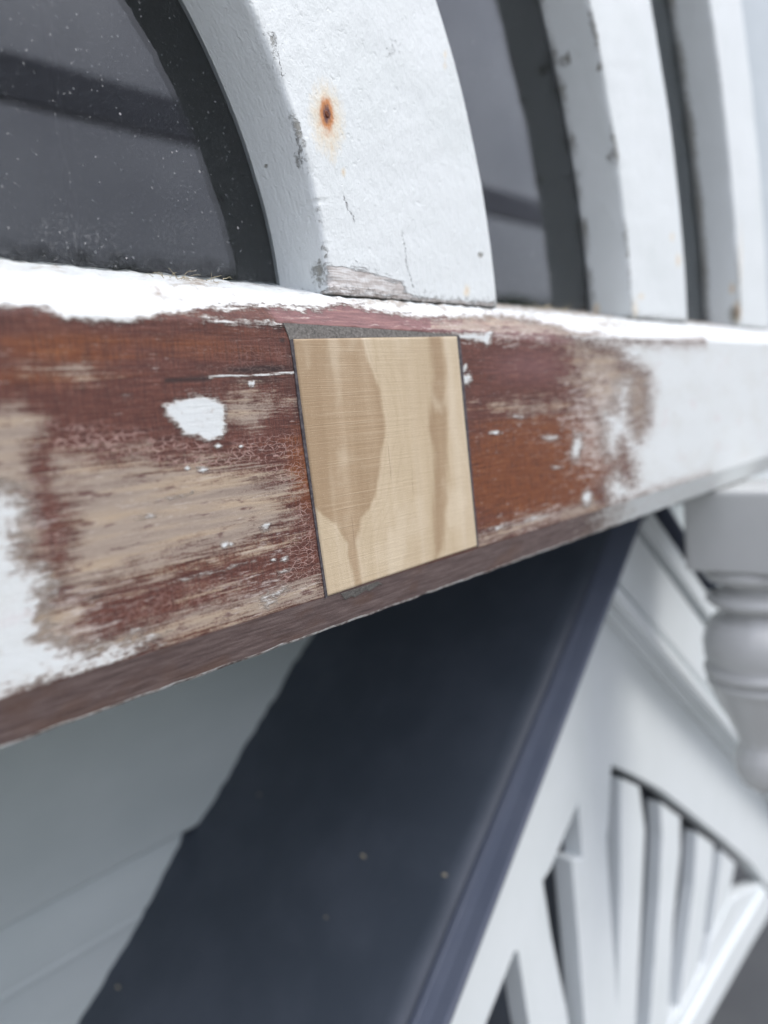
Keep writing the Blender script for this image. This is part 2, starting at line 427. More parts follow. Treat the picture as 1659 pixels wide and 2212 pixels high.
def mat_simple(name, c1, c2, sc, rough=0.6, bump=0.001, spec=0.4, speck=None):
    t = NT(name)
    n = t.noise(sc, 4, 0.6)
    col = t.mix(t.step(n, 0.35, 0.7), c1, c2)
    if speck:
        v = t.n.new('ShaderNodeTexVoronoi'); v.inputs['Scale'].default_value = speck[0]; t.link(t.pos, v.inputs['Vector'])
        col = t.mix(t.math('MULTIPLY', t.math('LESS_THAN', v.outputs['Distance'], t.step(t.noise((60, 60, 60), 2), 0.5, 0.8, 0.0, speck[1])), 0.7), col, speck[2])
    t.bsdf(col, rough, t.bump(n, bump, 0.6), spec)
    return t.mat

M_SILL, M_PINE, M_FILL = mat_sill(), mat_patch(), mat_filler()
M_JOINT = mat_simple('dark_joint_filler', (0.045, 0.040, 0.045), (0.11, 0.10, 0.105), (600, 600, 600), 0.7, 0.0003, 0.3)
M_RUST = mat_simple('rust', (0.075, 0.026, 0.022), (0.20, 0.075, 0.035), (900, 900, 900), 0.85, 0.0004, 0.2)
M_FRAME = mat_paint('old_white_paint', stains=True)
M_WHITE = mat_paint('white_gloss_paint', tint=(0.69, 0.73, 0.735), brush=0.15)
M_GLASS = mat_glass()
M_BOARD = mat_simple('pale_grey_board_paint', (0.64, 0.70, 0.70), (0.69, 0.745, 0.745), (7, 7, 12), 0.5, 0.0006, 0.4, (60, 0.05, (0.12, 0.12, 0.11)))
M_GABLE = mat_simple('grey_gable_paint', (0.42, 0.47, 0.49), (0.48, 0.53, 0.55), (7, 7, 12), 0.5, 0.0006, 0.4)
M_ROOF = mat_simple('navy_roof_paint', (0.040, 0.051, 0.070), (0.060, 0.072, 0.096), (11, 11, 11), 0.46, 0.0012, 0.5, (75, 0.06, (0.35, 0.33, 0.30)))
M_TRIM = mat_simple('navy_trim_sky_lit', (0.085, 0.100, 0.140), (0.095, 0.110, 0.150), (30, 30, 30), 0.34, 0.0004, 0.5)  # paler than the roof navy: sky light on the edge facet put into the colour
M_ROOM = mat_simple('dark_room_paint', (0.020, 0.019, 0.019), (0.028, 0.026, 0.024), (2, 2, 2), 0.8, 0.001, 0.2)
M_GROUND = mat_simple('gravel_ground', (0.17, 0.165, 0.155), (0.26, 0.255, 0.245), (1.5, 1.5, 1.5), 0.9, 0.02, 0.2)
M_LEAF = mat_simple('hedge_leaf', (0.03, 0.055, 0.02), (0.06, 0.09, 0.035), (2, 2, 2), 0.7, 0.01, 0.3)
M_STRAW = mat_simple('dry_straw', (0.42, 0.36, 0.24), (0.55, 0.49, 0.36), (300, 300, 300), 0.8, 0.0002, 0.2)
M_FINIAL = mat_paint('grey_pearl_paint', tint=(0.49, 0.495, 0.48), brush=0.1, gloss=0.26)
M_PORCH = mat_simple('porch_grey_paint', (0.30, 0.31, 0.315), (0.36, 0.37, 0.37), (3, 3, 3), 0.6, 0.001, 0.3)
M_PLANK = mat_simple('scaffold_timber', (0.42, 0.42, 0.45), (0.50, 0.50, 0.53), (2, 20, 20), 0.8, 0.002, 0.2)
M_STEEL = mat_simple('scaffold_steel', (0.20, 0.20, 0.20), (0.30, 0.30, 0.30), (9, 9, 9), 0.5, 0.001, 0.5)

# ------------------------------------------------------------------ setting
WALL_Y = 0.40
ground = box('ground', (-60, -60, -3.2), (60, 60, -3.0), M_GROUND); ground['kind'] = 'structure'
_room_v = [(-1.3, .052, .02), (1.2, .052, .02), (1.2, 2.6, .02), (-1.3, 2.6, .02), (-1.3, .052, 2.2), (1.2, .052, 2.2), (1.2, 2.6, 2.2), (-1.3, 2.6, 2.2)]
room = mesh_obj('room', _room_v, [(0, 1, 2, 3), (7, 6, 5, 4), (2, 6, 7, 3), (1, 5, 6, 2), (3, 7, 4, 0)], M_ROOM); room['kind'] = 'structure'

# weatherboards under the overhang: flat face, then a scooped joint
wall = empty('weatherboard_wall', (0.2, WALL_Y, -3.0), 'pale grey weatherboard house wall below the overhanging sill', 'wall')
BOARD_H = 0.26
LAP_TOP = -0.3035                                    # top of the scooped joint seen in the photo
def board_profile(z_top):
    pts = [(WALL_Y + .03, z_top), (WALL_Y + .0135, z_top)]
    for k in range(9):                               # scoop: 50 mm high, 13 mm deep
        u = k / 8.0
        pts.append((WALL_Y + .0135 * (1 - u) ** 1.8 * (1 if k else 1), z_top - 0.006 - 0.044 * u))
    pts += [(WALL_Y - .0009, z_top - .0515), (WALL_Y - .0011, z_top - .0545), (WALL_Y - .0003, z_top - .0580)]
    pts += [(WALL_Y, z_top - BOARD_H + .0035), (WALL_Y + .003, z_top - BOARD_H + .0005), (WALL_Y + .03, z_top - BOARD_H + .0005)]
    return pts
z_top = LAP_TOP + BOARD_H
first = short = None
while z_top > -3.0:
    if first is None:
        prof = board_profile(0.0); n = len(prof)
        v = [(x, y, z) for x in (-1.9, 2.2) for (y, z) in prof]
        f = [(i, n + i, n + (i + 1) % n, (i + 1) % n) for i in range(n)] + [tuple(range(n))[::-1], tuple(range(n, 2 * n))]
        o = mesh_obj('weatherboard', v, f, M_BOARD, wall)
        first = o
    elif z_top > -.50:
        o = first.copy(); COL.objects.link(o)
    else:                                            # beside the porch opening the boards stop short
        if short is None:
            v2 = [((-1.9 if i < n else .02), y, z) for i, (x_, y, z) in enumerate(v)]
            short = o = mesh_obj('weatherboard', v2, f, M_BOARD, wall)
        else:
            o = short.copy(); COL.objects.link(o)
    o.location = (0, 0, z_top)
    z_top -= BOARD_H
under(wall)
# recessed porch in the wall under the hood
PB = -.5635
_pv = [(.02, WALL_Y + .02, -3.0), (2.6, WALL_Y + .02, -3.0), (2.6, 2.0, -3.0), (.02, 2.0, -3.0), (.02, WALL_Y + .02, PB), (2.6, WALL_Y + .02, PB), (2.6, 2.0, PB), (.02, 2.0, PB)]
porch = mesh_obj('porch_recess', _pv, [(7, 6, 5, 4), (2, 6, 7, 3), (1, 5, 6, 2), (3, 7, 4, 0)], M_PORCH); porch['kind'] = 'structure'

# ------------------------------------------------------------------ the arched window
window = empty('arched_window', (-0.18, 0.03, 0.0), 'half-round window with concentric white arched frames and part-stripped timber sill', 'window')
CX0, CZ0 = -0.18, 0.12                     # centre of the half-round rings

# --- sill: one dense skin, profile swept along X
prof = [(.058, -.006), (.040, -.0125), (.0095, -.0150), (.0082, -.0158)]
for u in np.linspace(0, 1, 18)[:]: prof.append((.0076 - .0070 * u, -.0157 + .0151 * u))
prof += [(.0002, .0000)]
for u in np.linspace(0, 1, 138): prof.append((0.0, .0006 + .1043 * u))
prof += [(.0002, .1054)]
for u in np.linspace(0, 1, 22): prof.append((.0006 + .0114 * u, .1058 + .0134 * u))
for u in np.linspace(0, 1, 16)[1:]: prof.append((.012 + .034 * u, .1192 + .0113 * u))
prof += [(.058, .1325)]
prof = np.array(prof); NV = len(prof)
xs = [-1.78, -1.4, -1.12, -.8, -.5, -.35, -.25, -.20]
x = -.175
while x < .60:
    xs.append(x); x += .00075 * max(.75, (x + .22) / .25)
xs += [.62, .66, .72, .78, 1.0, 1.42]
xs = np.array(xs); NU = len(xs)
PX = np.repeat(xs, NV); PY = np.tile(prof[:, 0], NU); PZ = np.tile(prof[:, 1], NU)
P = np.stack([PX, PY, PZ], 1)
uv, dep = to_photo(P)
OUT = (PX < -.171)
px, py = uv[:, 0], uv[:, 1]
is_fas = (PY < .0004) & (PZ > 0); is_str = PZ > .1053; is_ch = PZ < .0002
S = 14.0                                   # photo pixels of ragged edge
def pf(*polys, s=S): return np.max([inside(uv, q) / s for q in polys], 0)

c3 = lambda *q: [(a * .3, 862.7 + b * .3) for a, b in q]
c4 = lambda *q: [(331.8 + a * .24, 796.3 + b * .24) for a, b in q]
W_left = c3((-900, 640), (0, 640), (100, 680), (170, 740), (190, 850), (110, 930), (130, 1050), (150, 1180), (330, 1240), (380, 1330), (300, 1400), (330, 1560), (280, 1680), (380, 1740), (520, 1790), (700, 1790), (1050, 1720), (1120, 1740), (850, 1900), (0, 2160), (-900, 2400))
W_strip = [(-600, 300), (-600, 700), (0, 665), (100, 673), (150, 690), (200, 697), (280, 698), (310, 689), (420, 671), (480, 667), (564, 663), (657, 671), (692, 671), (715, 663), (743, 660), (769, 663), (820, 676), (868, 683), (916, 688), (964, 692), (1030, 698), (1090, 695), (1129, 702), (1197, 717), (1241, 731), (1300, 736), (1700, 745), (2400, 770), (2400, 300)]
W_right = [(1252, 733), (1333, 753), (1347, 780), (1394, 804), (1400, 850), (1396, 913), (1378, 946), (1366, 923), (1358, 883), (1363, 815), (1347, 815), (1328, 852), (1330, 886), (1316, 886), (1299, 896), (1306, 920), (1302, 950), (1312, 985), (1332, 990), (1345, 950), (1364, 1000), (1366, 1050), (1335, 1010), (1310, 1047), (1318, 1095), (1700, 990), (2600, 900), (2600, 700), (1650, 735)]
W_dab = c4((95, 340), (200, 290), (330, 250), (420, 245), (560, 270), (630, 330), (660, 370), (635, 450), (655, 540), (630, 610), (490, 650), (400, 610), (260, 600), (230, 530), (160, 450), (100, 400))
W_nick = [(935, 722), (1046, 722), (1068, 708), (1053, 745), (1040, 736), (990, 729)]
W_edge = [(440, 690), (500, 690), (606, 699), (606, 704), (500, 697)]
paint = np.maximum.reduce([pf(W_left, s=48) + .08, pf(W_strip), pf(W_right, s=36) + .05, pf(W_dab) * 1.25 + .15, pf(W_nick) * 1.6 + .3, pf(W_edge) + .1])
cr = line_d(uv, [(452, 815), (470, 812), (540, 812.5), (600, 807), (636, 805)])
paint = np.maximum(paint, 1.3 - cr / 2.0)
for (bx, by, rx, ry, an) in [(540, 830, 4, 6, 0), (547, 829, 3, 8, .2), (470, 962, 8, 6, 0), (440, 1015, 11, 7, .3), (405, 1012, 5, 5, 0), (486, 1178, 9, 6, 0), (499, 1176, 5, 4, 0),
                             (574, 1138, 11, 7, -.6), (615, 1208, 9, 5, -.3), (590, 1210, 6, 4, 0), (577, 1296, 16, 14, -.5), (600, 1282, 26, 7, -.4), (1008, 819, 10, 11, 0), (1004, 796, 4, 9, .3),
                             (1246, 968, 10, 24, .2), (1252, 940, 16, 8, 0), (1268, 1076, 9, 16, .2), (1190, 945, 22, 7, 0), (1200, 1010, 14, 5, 0), (520, 965, 4, 3, 0), (452, 880, 9, 6, 0), (366, 884, 8, 9, 0),
                             (1120, 900, 18, 5, .1), (1070, 935, 12, 4, 0), (1075, 1140, 34, 5, -.3), (1150, 1120, 30, 5, -.3), (1440, 860, 14, 40, -.2), (385, 1072, 40, 5, -.2), (320, 1115, 30, 6, -.2), (620, 1232, 20, 4, -.3), (510, 1222, 34, 4, -.3), (420, 1245, 60, 4, -.25)]:
    paint = np.maximum(paint, blob(uv, bx, by, rx * 1.25, ry * 1.25, an) * (.9 if rx > 12 else 1.35) + (-.45 if rx > 12 else -.15))
T_a = c3((-900, 80), (0, 80), (150, 90), (270, 150), (285, 220), (235, 340), (215, 450), (240, 560), (235, 800), (250, 1100), (420, 1260), (450, 1350), (400, 1450), (560, 1500), (560, 1800), (-100, 2200), (-900, 2200))
T_b = [(245, 1003), (310, 988), (345, 1014), (440, 1008), (490, 1012), (560, 1030), (610, 1046), (636, 1066), (604, 1085), (622, 1105), (596, 1150), (560, 1162), (480, 1187), (400, 1207), (330, 1236), (240, 1258), (182, 1288), (166, 1275), (142, 1242), (152, 1213), (160, 1130), (155, 1062), (124, 1050), (118, 1020), (132, 996)]
T_c = c4((660, 350), (820, 210), (890, 200), (910, 280), (1070, 320), (1000, 370), (930, 420), (900, 480), (700, 470), (640, 440))
T_d = [(172, 1388), (250, 1374), (330, 1348), (450, 1314), (560, 1282), (640, 1258), (690, 1252), (704, 1292), (560, 1328), (400, 1373), (250, 1424), (180, 1440)]
c2 = lambda *q: [(1095 + a * .34, 597 + b * .34) for a, b in q]
T_e = c2((420, 395), (520, 430), (680, 460), (760, 560), (900, 610), (905, 740), (890, 920), (835, 1015), (790, 940), (760, 850), (690, 860), (640, 860), (570, 830), (520, 740), (430, 640), (450, 540))
T_f = [(1032, 1160), (1150, 1118), (1285, 1080), (1300, 1100), (1150, 1138), (1036, 1176)]
bare = np.maximum.reduce([pf(T_a, s=30), pf(T_b, s=36) + .05, pf(T_c, s=24), pf(T_d, s=20), pf(T_e, s=30) * .8 - .1, pf(T_f, s=16) - .1])
for (bx, by, rx, ry, an) in [(560, 870, 50, 20, 0), (150, 800, 60, 14, .05), (1150, 880, 70, 16, 0), (560, 1190, 60, 12, -.25), (480, 1270, 70, 9, -.25)]:
    bare = np.maximum(bare, blob(uv, bx, by, rx, ry, an) * .8 - .45)
dark = np.maximum.reduce([blob(uv, 560, 798, 110, 14, -.04) * 1.6, blob(uv, 560, 822, 90, 12, -.03) * 1.0, blob(uv, 632, 800, 26, 60) * .8, blob(uv, 648, 880, 18, 60, -.1) * .8,
                          blob(uv, 205, 1290, 30, 9, -.3), blob(uv, 604, 708, 14, 12), 1.4 - line_d(uv, [(360, 822), (452, 817)]) / 6,
                          blob(uv, 690, 1260, 14, 30) * .5, blob(uv, 610, 735, 10, 8) * 1.5, blob(uv, 1010, 830, 14, 60) * .35, blob(uv, 420, 925, 120, 10) * .25])
craze = np.maximum.reduce([inside(uv, [(300, 930), (480, 960), (640, 930), (690, 1200), (705, 1285), (600, 1270), (640, 1080), (560, 1030), (330, 1010), (120, 990), (90, 900)]) / 30 + .4,
                           blob(uv, 120, 1140, 50, 110) * .8, blob(uv, 560, 780, 200, 70) * .3, blob(uv, 420, 1290, 280, 60, -.25) * .6])
purple = np.maximum(inside(uv, [(560, 655), (760, 655), (1000, 690), (1130, 690), (1250, 732), (1250, 748), (1000, 727), (700, 706), (600, 697)]) / 10 + .2, blob(uv, 1150, 790, 130, 55) * .7)
warm = np.maximum.reduce([blob(uv, 1150, 1010, 250, 150, -.2) * 1.9, blob(uv, 120, 760, 260, 90) * .9, blob(uv, 660, 1010, 60, 130, -.1) * 1.2, blob(uv, 430, 740, 260, 45) * .6])
chalk = np.maximum.reduce([blob(uv, 1300, 920, 130, 210, .1) * 1.35, blob(uv, 1180, 930, 190, 90) * .35, blob(uv, 150, 1330, 230, 130) * .75, blob(uv, 60, 1130, 110, 200) * .7, blob(uv, 560, 1270, 200, 70, -.25) * .6,
                           blob(uv, 600, 1190, 120, 90) * .5, blob(uv, 500, 860, 220, 60) * .15, blob(uv, 1160, 1120, 160, 45, -.3) * .8, blob(uv, 1100, 730, 240, 34, .05) * .9, blob(uv, 330, 1090, 200, 60) * .45])
chamf = np.where(is_ch, 1.0, 0.0)
ramp_ = np.clip((px - 930) / 90, 0, 1) * np.clip((1350 - px) / 60, 0, 1)
paint = paint - np.where(is_str, ramp_ * .75, 0) - np.where(is_str, np.clip((px - 1450) / 60, 0, 1) * .45, 0)
bare = np.where(is_str & (ramp_ > 0), np.maximum(bare, ramp_ * .5), bare)
vfrac = np.clip((PZ - .1056) / .0145, 0, 1.6)
dirt = np.where(is_str, np.clip(vfrac - .55, 0, 1) * (.25 + .75 * np.clip((px - 680) / 150, 0, 1)) * 1.1, 0)
dirt = np.maximum.reduce([dirt, blob(uv, 420, 612, 90, 16, .05) * .9 * is_str, blob(uv, 350, 640, 60, 12, .1) * .5 * is_str, blob(uv, 150, 630, 180, 12) * .25 * is_str, blob(uv, 830, 652, 160, 9, .06) * .9 * is_str, blob(uv, 1330, 700, 70, 18) * .8 * is_str])
dirt[OUT] = 0
paint = np.where(is_ch, paint, np.maximum(paint, (-.134 - PX + .012 * np.sin(PZ * 70) + .004 * np.sin(PZ * 260)) / .012))
# the paint left on the underside edge: only towards the far end
paint = np.where(is_ch, np.clip((px - 1290) / 90, -3, 2.0), paint)
paint = np.where(is_ch & (prof[:, 1].take(np.arange(len(P)) % NV) < -.0148), np.maximum(paint, .35), paint)
paint = np.where((PX > .42) & (PZ > .0), np.maximum(paint, 1.6), paint)
for k_, lo in ((bare, -3), (dark, 0), (craze, 0), (purple, 0), (warm, 0), (chalk, 0)): k_[is_ch] = lo
bare[is_str & (px > 1000) & (px < 1290)] += .25
paint[OUT] = np.where(is_ch[OUT], -3, 2.0); bare[OUT] = -2; dark[OUT] = 0; craze[OUT] = 0; purple[OUT] = 0; warm[OUT] = 0; chalk[OUT] = 0
# unevenness: lumpy old paint on the top slope, slightly worn arrises
lump = wob(PX, PZ * 2, 420, 3) * .0006 + wob(PX, PZ * 2, 1300, 5) * .00018
P[:, 2] += np.where(is_str, lump, 0) ; P[:, 1] += np.where(is_fas, wob(PX, PZ, 160, 8) * .00012, 0)
P[:, 2] += np.where(np.abs(PZ - .1055) < .0012, wob(PX, PX * 0, 500, 9) * .00035, 0)
P[:, 2] += np.where(is_ch & (PZ < -.012), wob(PX, PX * 0, 300, 10) * .00025, 0)
sill = grid_obj('sill', P, NU, NV, M_SILL, window, flip=False)
for nme, arr in (('paint', paint), ('bare', bare), ('dark', np.clip(dark, 0, 1)), ('craze', np.clip(craze, 0, 1)), ('purple', np.clip(purple, 0, 1)), ('chamfer', chamf), ('warm', np.clip(warm, 0, 1)), ('chalk', np.clip(chalk, 0, 1)), ('dirt', np.clip(dirt, 0, 1))):
    set_attr(sill, nme, arr)
sill['label'] = 'long timber sill with white paint partly stripped to red wood'

# --- the new piece of timber let into the sill
TL, TR_, BR_, BL = at(630, 730, 0), at(986, 725, 0), at(1030, 1181, 0), at(705, 1290, 0)
nu, nv = 150, 150
U, V = np.meshgrid(np.linspace(0, 1, nu), np.linspace(0, 1, nv), indexing='ij')
U, V = U.ravel(), V.ravel()
bl, br, tl, tr = map(np.array, (BL, BR_, TL, TR_))
q = ((1 - U) * (1 - V))[:, None] * bl + (U * (1 - V))[:, None] * br + ((1 - U) * V)[:, None] * tl + (U * V)[:, None] * tr
edge = np.minimum.reduce([U, 1 - U, V, 1 - V])
Pp = np.stack([q[:, 0], -.00055 + np.where(edge < .004, .0009, 0) + wob(q[:, 0], q[:, 1], 90, 4) * .00008, q[:, 1]], 1)
patch = grid_obj('wood_patch', Pp, nu, nv, M_PINE, sill)
uvp, _ = to_photo(Pp)
c5 = lambda *q_: [(597.2 + a * .285, 696.8 + b * .285) for a, b in q_]
late = inside(uvp, c5((-60, 60), (640, 60), (690, 280), (780, 500), (825, 720), (825, 850), (800, 950), (780, 1150), (750, 1320), (700, 1410), (650, 1480), (610, 1660), (650, 2000), (590, 2000), (540, 1760), (540, 1680), (450, 1540), (380, 1490), (290, 1400), (-60, 1350))) / 14
late2 = inside(uvp, c5((1150, 60), (1250, 60), (1290, 330), (1310, 620), (1290, 960), (1300, 1350), (1260, 1720), (1200, 1800), (1190, 1400), (1200, 1000), (1150, 800), (1190, 400))) / 14
set_attr(patch, 'late', late); set_attr(patch, 'late2', late2)
patch['label'] = 'square of fresh pale pine let into the red sill'
# grey filler bedding the patch: wedge above, lines either side, smears below
def slab_px(name, pts, y, mat, parent, th=.0012):
    return prism(name, [at(a, b, 0) for a, b in pts], y, y + th, mat, parent)
slab_px('filler_wedge', [(611, 697.5), (700, 703), (800, 709.5), (900, 716.5), (990, 723.5), (992, 730), (986, 728), (800, 729), (631, 733), (633, 745), (628, 745), (622, 725)], -.00030, M_FILL, sill)
slab_px('filler_joint', [(625, 735), (632, 732), (640, 800), (664, 985), (686, 1150), (707, 1289), (702, 1292), (692, 1220), (679, 1130), (657, 980), (644, 880), (635, 800)], -.00035, M_JOINT, sill)
slab_px('filler_joint', [(985, 726), (992, 726), (998, 780), (1008, 900), (1022, 1060), (1033, 1180), (1029, 1182), (1017, 1060), (1002, 900), (991, 790)], -.00035, M_JOINT, sill)
# smears of filler on the sloping underside edge
for nm, lo_x, hi_x, z0, z1 in (('filler_smear', .008, .030, -.0005, -.0042),):
    pts = []
    for i in range(9): 
        xx = lo_x + (hi_x - lo_x) * i / 8
        pts.append((xx, z0))
    for i in range(8, -1, -1):
        xx = lo_x + (hi_x - lo_x) * i / 8 + .004
        pts.append((xx, z1 * (1 - .45 * (i / 8.0)) + .0008 * math.sin(i * 2.1)))
    n = len(pts)
    sl = .0070 / .0151
    v = [(a, .0006 - (b + .0006) * sl - .00028, b) for a, b in pts] + [(a, .0006 - (b + .0006) * sl + .0008, b + .0002) for a, b in pts]
    f = [tuple(range(n)), tuple(range(2 * n - 1, n - 1, -1))] + [(i, i + n, (i + 1) % n + n, (i + 1) % n) for i in range(n)]
    mesh_obj(nm, v, f, M_FILL, sill)

# --- arched frames: concentric rings of rectangular section with worn arrises
FY, GY = .012, .043
def ring(name, r0, r1, fine, label, seed):
    a = .0026
    prof = []
    for u in np.linspace(0, 1, 26 if fine else 10): prof.append((r0, GY + .004 - (GY + .004 - FY - a) * u))
    for k in range(1, 6): th = k / 6 * math.pi / 2; prof.append((r0 + a - a * math.cos(th), FY + a - a * math.sin(th)))
    for u in np.linspace(0, 1, 230 if fine else 30): prof.append((r0 + a + (r1 - r0 - 2 * a) * u, FY))
    for k in range(1, 6): th = k / 6 * math.pi / 2; prof.append((r1 - a + a * math.sin(th), FY + a - a * math.cos(th)))
    for u in np.linspace(0, 1, 8): prof.append((r1, FY + a + (GY + .004 - FY - a) * u))
    prof = np.array(prof); nv = len(prof)
    ths = []
    th = 0.0
    while th < 1.15:
        ths.append(th); th += (.0006 if fine else .003) / r1
    ths += list(np.linspace(th, math.pi, 90))
    ths = np.array(ths); nu = len(ths)
    R_ = np.tile(prof[:, 0], nu); Y_ = np.tile(prof[:, 1], nu); T_ = np.repeat(ths, nv)
    zb = .1206
    # surface unevenness, stronger at the inner arris
    arr = np.exp(-((R_ - r0) ** 2 + (Y_ - FY) ** 2) / .006 ** 2)
    s1 = T_ * r1
    d1 = wob(s1, R_, 70, seed) * .00030 + wob(s1, R_ + Y_, 210, seed + 1) * .00007
    d2 = wob(s1, R_ * 0, 150, seed + 2) * .0004 + np.minimum(0, wob(s1, R_ * 0, 300, seed + 5) + .45) * -.0012
    Y_ = Y_ + np.where(Y_ < FY + .002, d1, 0) + arr * d2
    R_ = R_ + np.where(np.abs(R_ - r0) < .001, d1 * .8, 0) + arr * d2 * .8
    X = CX0 + R_ * np.cos(T_); Z = zb + R_ * np.sin(T_)
    Z = np.where(T_ < .0001, Z + .0004 * np.sin(R_ * 900) - np.where(Y_ > .02, .0, 0), Z)
    P = np.stack([X, Y_, Z], 1)
    o = grid_obj(name, P, nu, nv, M_FRAME, window)
    o['label'] = label
    uv, _ = to_photo(P)
    # close the ends
    me = o.data
    import bmesh
    bm = bmesh.new(); bm.from_mesh(me); bm.verts.ensure_lookup_table()
    for base in (0, (nu - 1) * nv):
        vsq = [bm.verts[base + i] for i in range(nv)]
        bm.faces.new(vsq if base else vsq[::-1])
    bmesh.ops.recalc_face_normals(bm, faces=bm.faces)
    bm.to_mesh(me); bm.free()
    return o, P, uv, R_, T_, Y_

o, P, uv, R_, T_, Y_ = ring('arch_frame', .210, .332, True, 'innermost arched frame with rust stain and bare wood at its foot', 21)
rust = np.maximum.reduce([blob(uv, 706, 256, 50, 110, -.10) * .62, blob(uv, 706, 246, 26, 62, -.12) * 1.2, blob(uv, 716, 310, 16, 70, -.1) * .42, blob(uv, 742, 372, 8, 16) * .45, blob(uv, 962, 118, 7, 18) * .35, blob(uv, 1008, 628, 11, 20) * .5, blob(uv, 962, 142, 8, 16) * .3])
bare = np.maximum(inside(uv, [(700, 566), (745, 568), (800, 582), (870, 606), (905, 650), (700, 645)]) / 16 - .25, inside(uv, [(690, 622), (1070, 650), (1070, 668), (690, 645)]) / 8 - .5)
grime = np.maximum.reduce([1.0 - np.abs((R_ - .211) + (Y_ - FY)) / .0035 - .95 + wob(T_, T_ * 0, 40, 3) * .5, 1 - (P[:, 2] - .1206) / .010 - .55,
                           blob(uv, 1038, 551, 9, 8) * 1.3, blob(uv, 645, 345, 12, 22) * .6, blob(uv, 575, 358, 5, 6) * 1.5, blob(uv, 590, 90, 12, 30, -.3) * .45, blob(uv, 690, 590, 20, 40) * .8, blob(uv, 850, 110, 16, 20) * .3])
crack = np.maximum.reduce([1 - line_d(uv, [(742, 425), (749, 440), (752, 452), (762, 466), (766, 478)]) / 8.0, 1 - line_d(uv, [(641, 300), (648, 318), (645, 340), (652, 352)]) / 11.0,
                           .93 - line_d(uv, [(868, 500), (876, 540), (878, 570), (893, 622)]) / 8.0, .93 - line_d(uv, [(590, 70), (600, 110), (610, 165), (616, 160)]) / 9.0, .9 - line_d(uv, [(760, 560), (800, 578), (850, 598)]) / 7.0])
for nme, arr in (('rust', rust), ('bare', bare), ('grime', grime), ('crack', np.clip(crack, 0, 1))): set_attr(o, nme, arr)

nx_, nz_ = at(706, 247, FY)
v = [(nx_ + .0013 * math.cos(k * .5236), FY - .00005, nz_ + .0016 * math.sin(k * .5236)) for k in range(12)] + [(nx_ + .0008 * math.cos(k * .5236), FY - .0005, nz_ + .001 * math.sin(k * .5236)) for k in range(12)]
v += [(nx_ + .0013 * math.cos(k * .5236), FY + .002, nz_ + .0016 * math.sin(k * .5236)) for k in range(12)]
f = [tuple(range(12, 24))] + [(k, (k + 1) % 12, 12 + (k + 1) % 12, 12 + k) for k in range(12)] + [(24 + k, 24 + (k + 1) % 12, (k + 1) % 12, k) for k in range(12)]
nail = mesh_obj('nail_head', v, f, M_RUST, o, smooth=False); nail['label'] = 'small rusty nail head bleeding through the paint'
o, P, uv, R_, T_, Y_ = ring('arch_frame', .495, .595, False, 'middle arched frame with chipped inner edge', 33)
rust = np.maximum.reduce([blob(uv, 1452, 512, 7, 16) * .5, blob(uv, 1465, 562, 8, 22) * .55, blob(uv, 1385, 640, 12, 14) * .4, blob(uv, 1372, 670, 10, 40) * .4, blob(uv, 1288, 668, 12, 22) * .7])
bare = np.full(len(P), -2.0)
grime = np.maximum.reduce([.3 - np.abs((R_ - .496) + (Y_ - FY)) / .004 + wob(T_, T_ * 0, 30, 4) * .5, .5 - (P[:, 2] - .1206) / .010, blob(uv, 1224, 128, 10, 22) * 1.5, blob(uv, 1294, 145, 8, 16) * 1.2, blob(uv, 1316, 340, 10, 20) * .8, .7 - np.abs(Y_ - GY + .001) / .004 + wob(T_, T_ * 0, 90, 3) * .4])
for nme, arr in (('rust', rust), ('bare', bare), ('grime', grime), ('crack', np.zeros(len(P)))): set_attr(o, nme, arr)

o, P, uv, R_, T_, Y_ = ring('arch_frame', .720, .803, False, 'outermost arched frame nearest the far end of the sill', 45)
rust = np.maximum.reduce([blob(uv, 1582, 622, 10, 22) * .6, blob(uv, 1592, 675, 14, 36) * .75, blob(uv, 1600, 560, 6, 130) * .3])
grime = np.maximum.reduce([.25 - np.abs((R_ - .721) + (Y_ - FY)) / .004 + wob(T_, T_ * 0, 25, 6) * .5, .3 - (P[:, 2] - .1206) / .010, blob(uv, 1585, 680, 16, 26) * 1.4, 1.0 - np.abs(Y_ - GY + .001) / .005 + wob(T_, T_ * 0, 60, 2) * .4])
for nme, arr in (('rust', rust), ('bare', np.full(len(P), -2.0)), ('grime', grime), ('crack', np.zeros(len(P)))): set_attr(o, nme, arr)

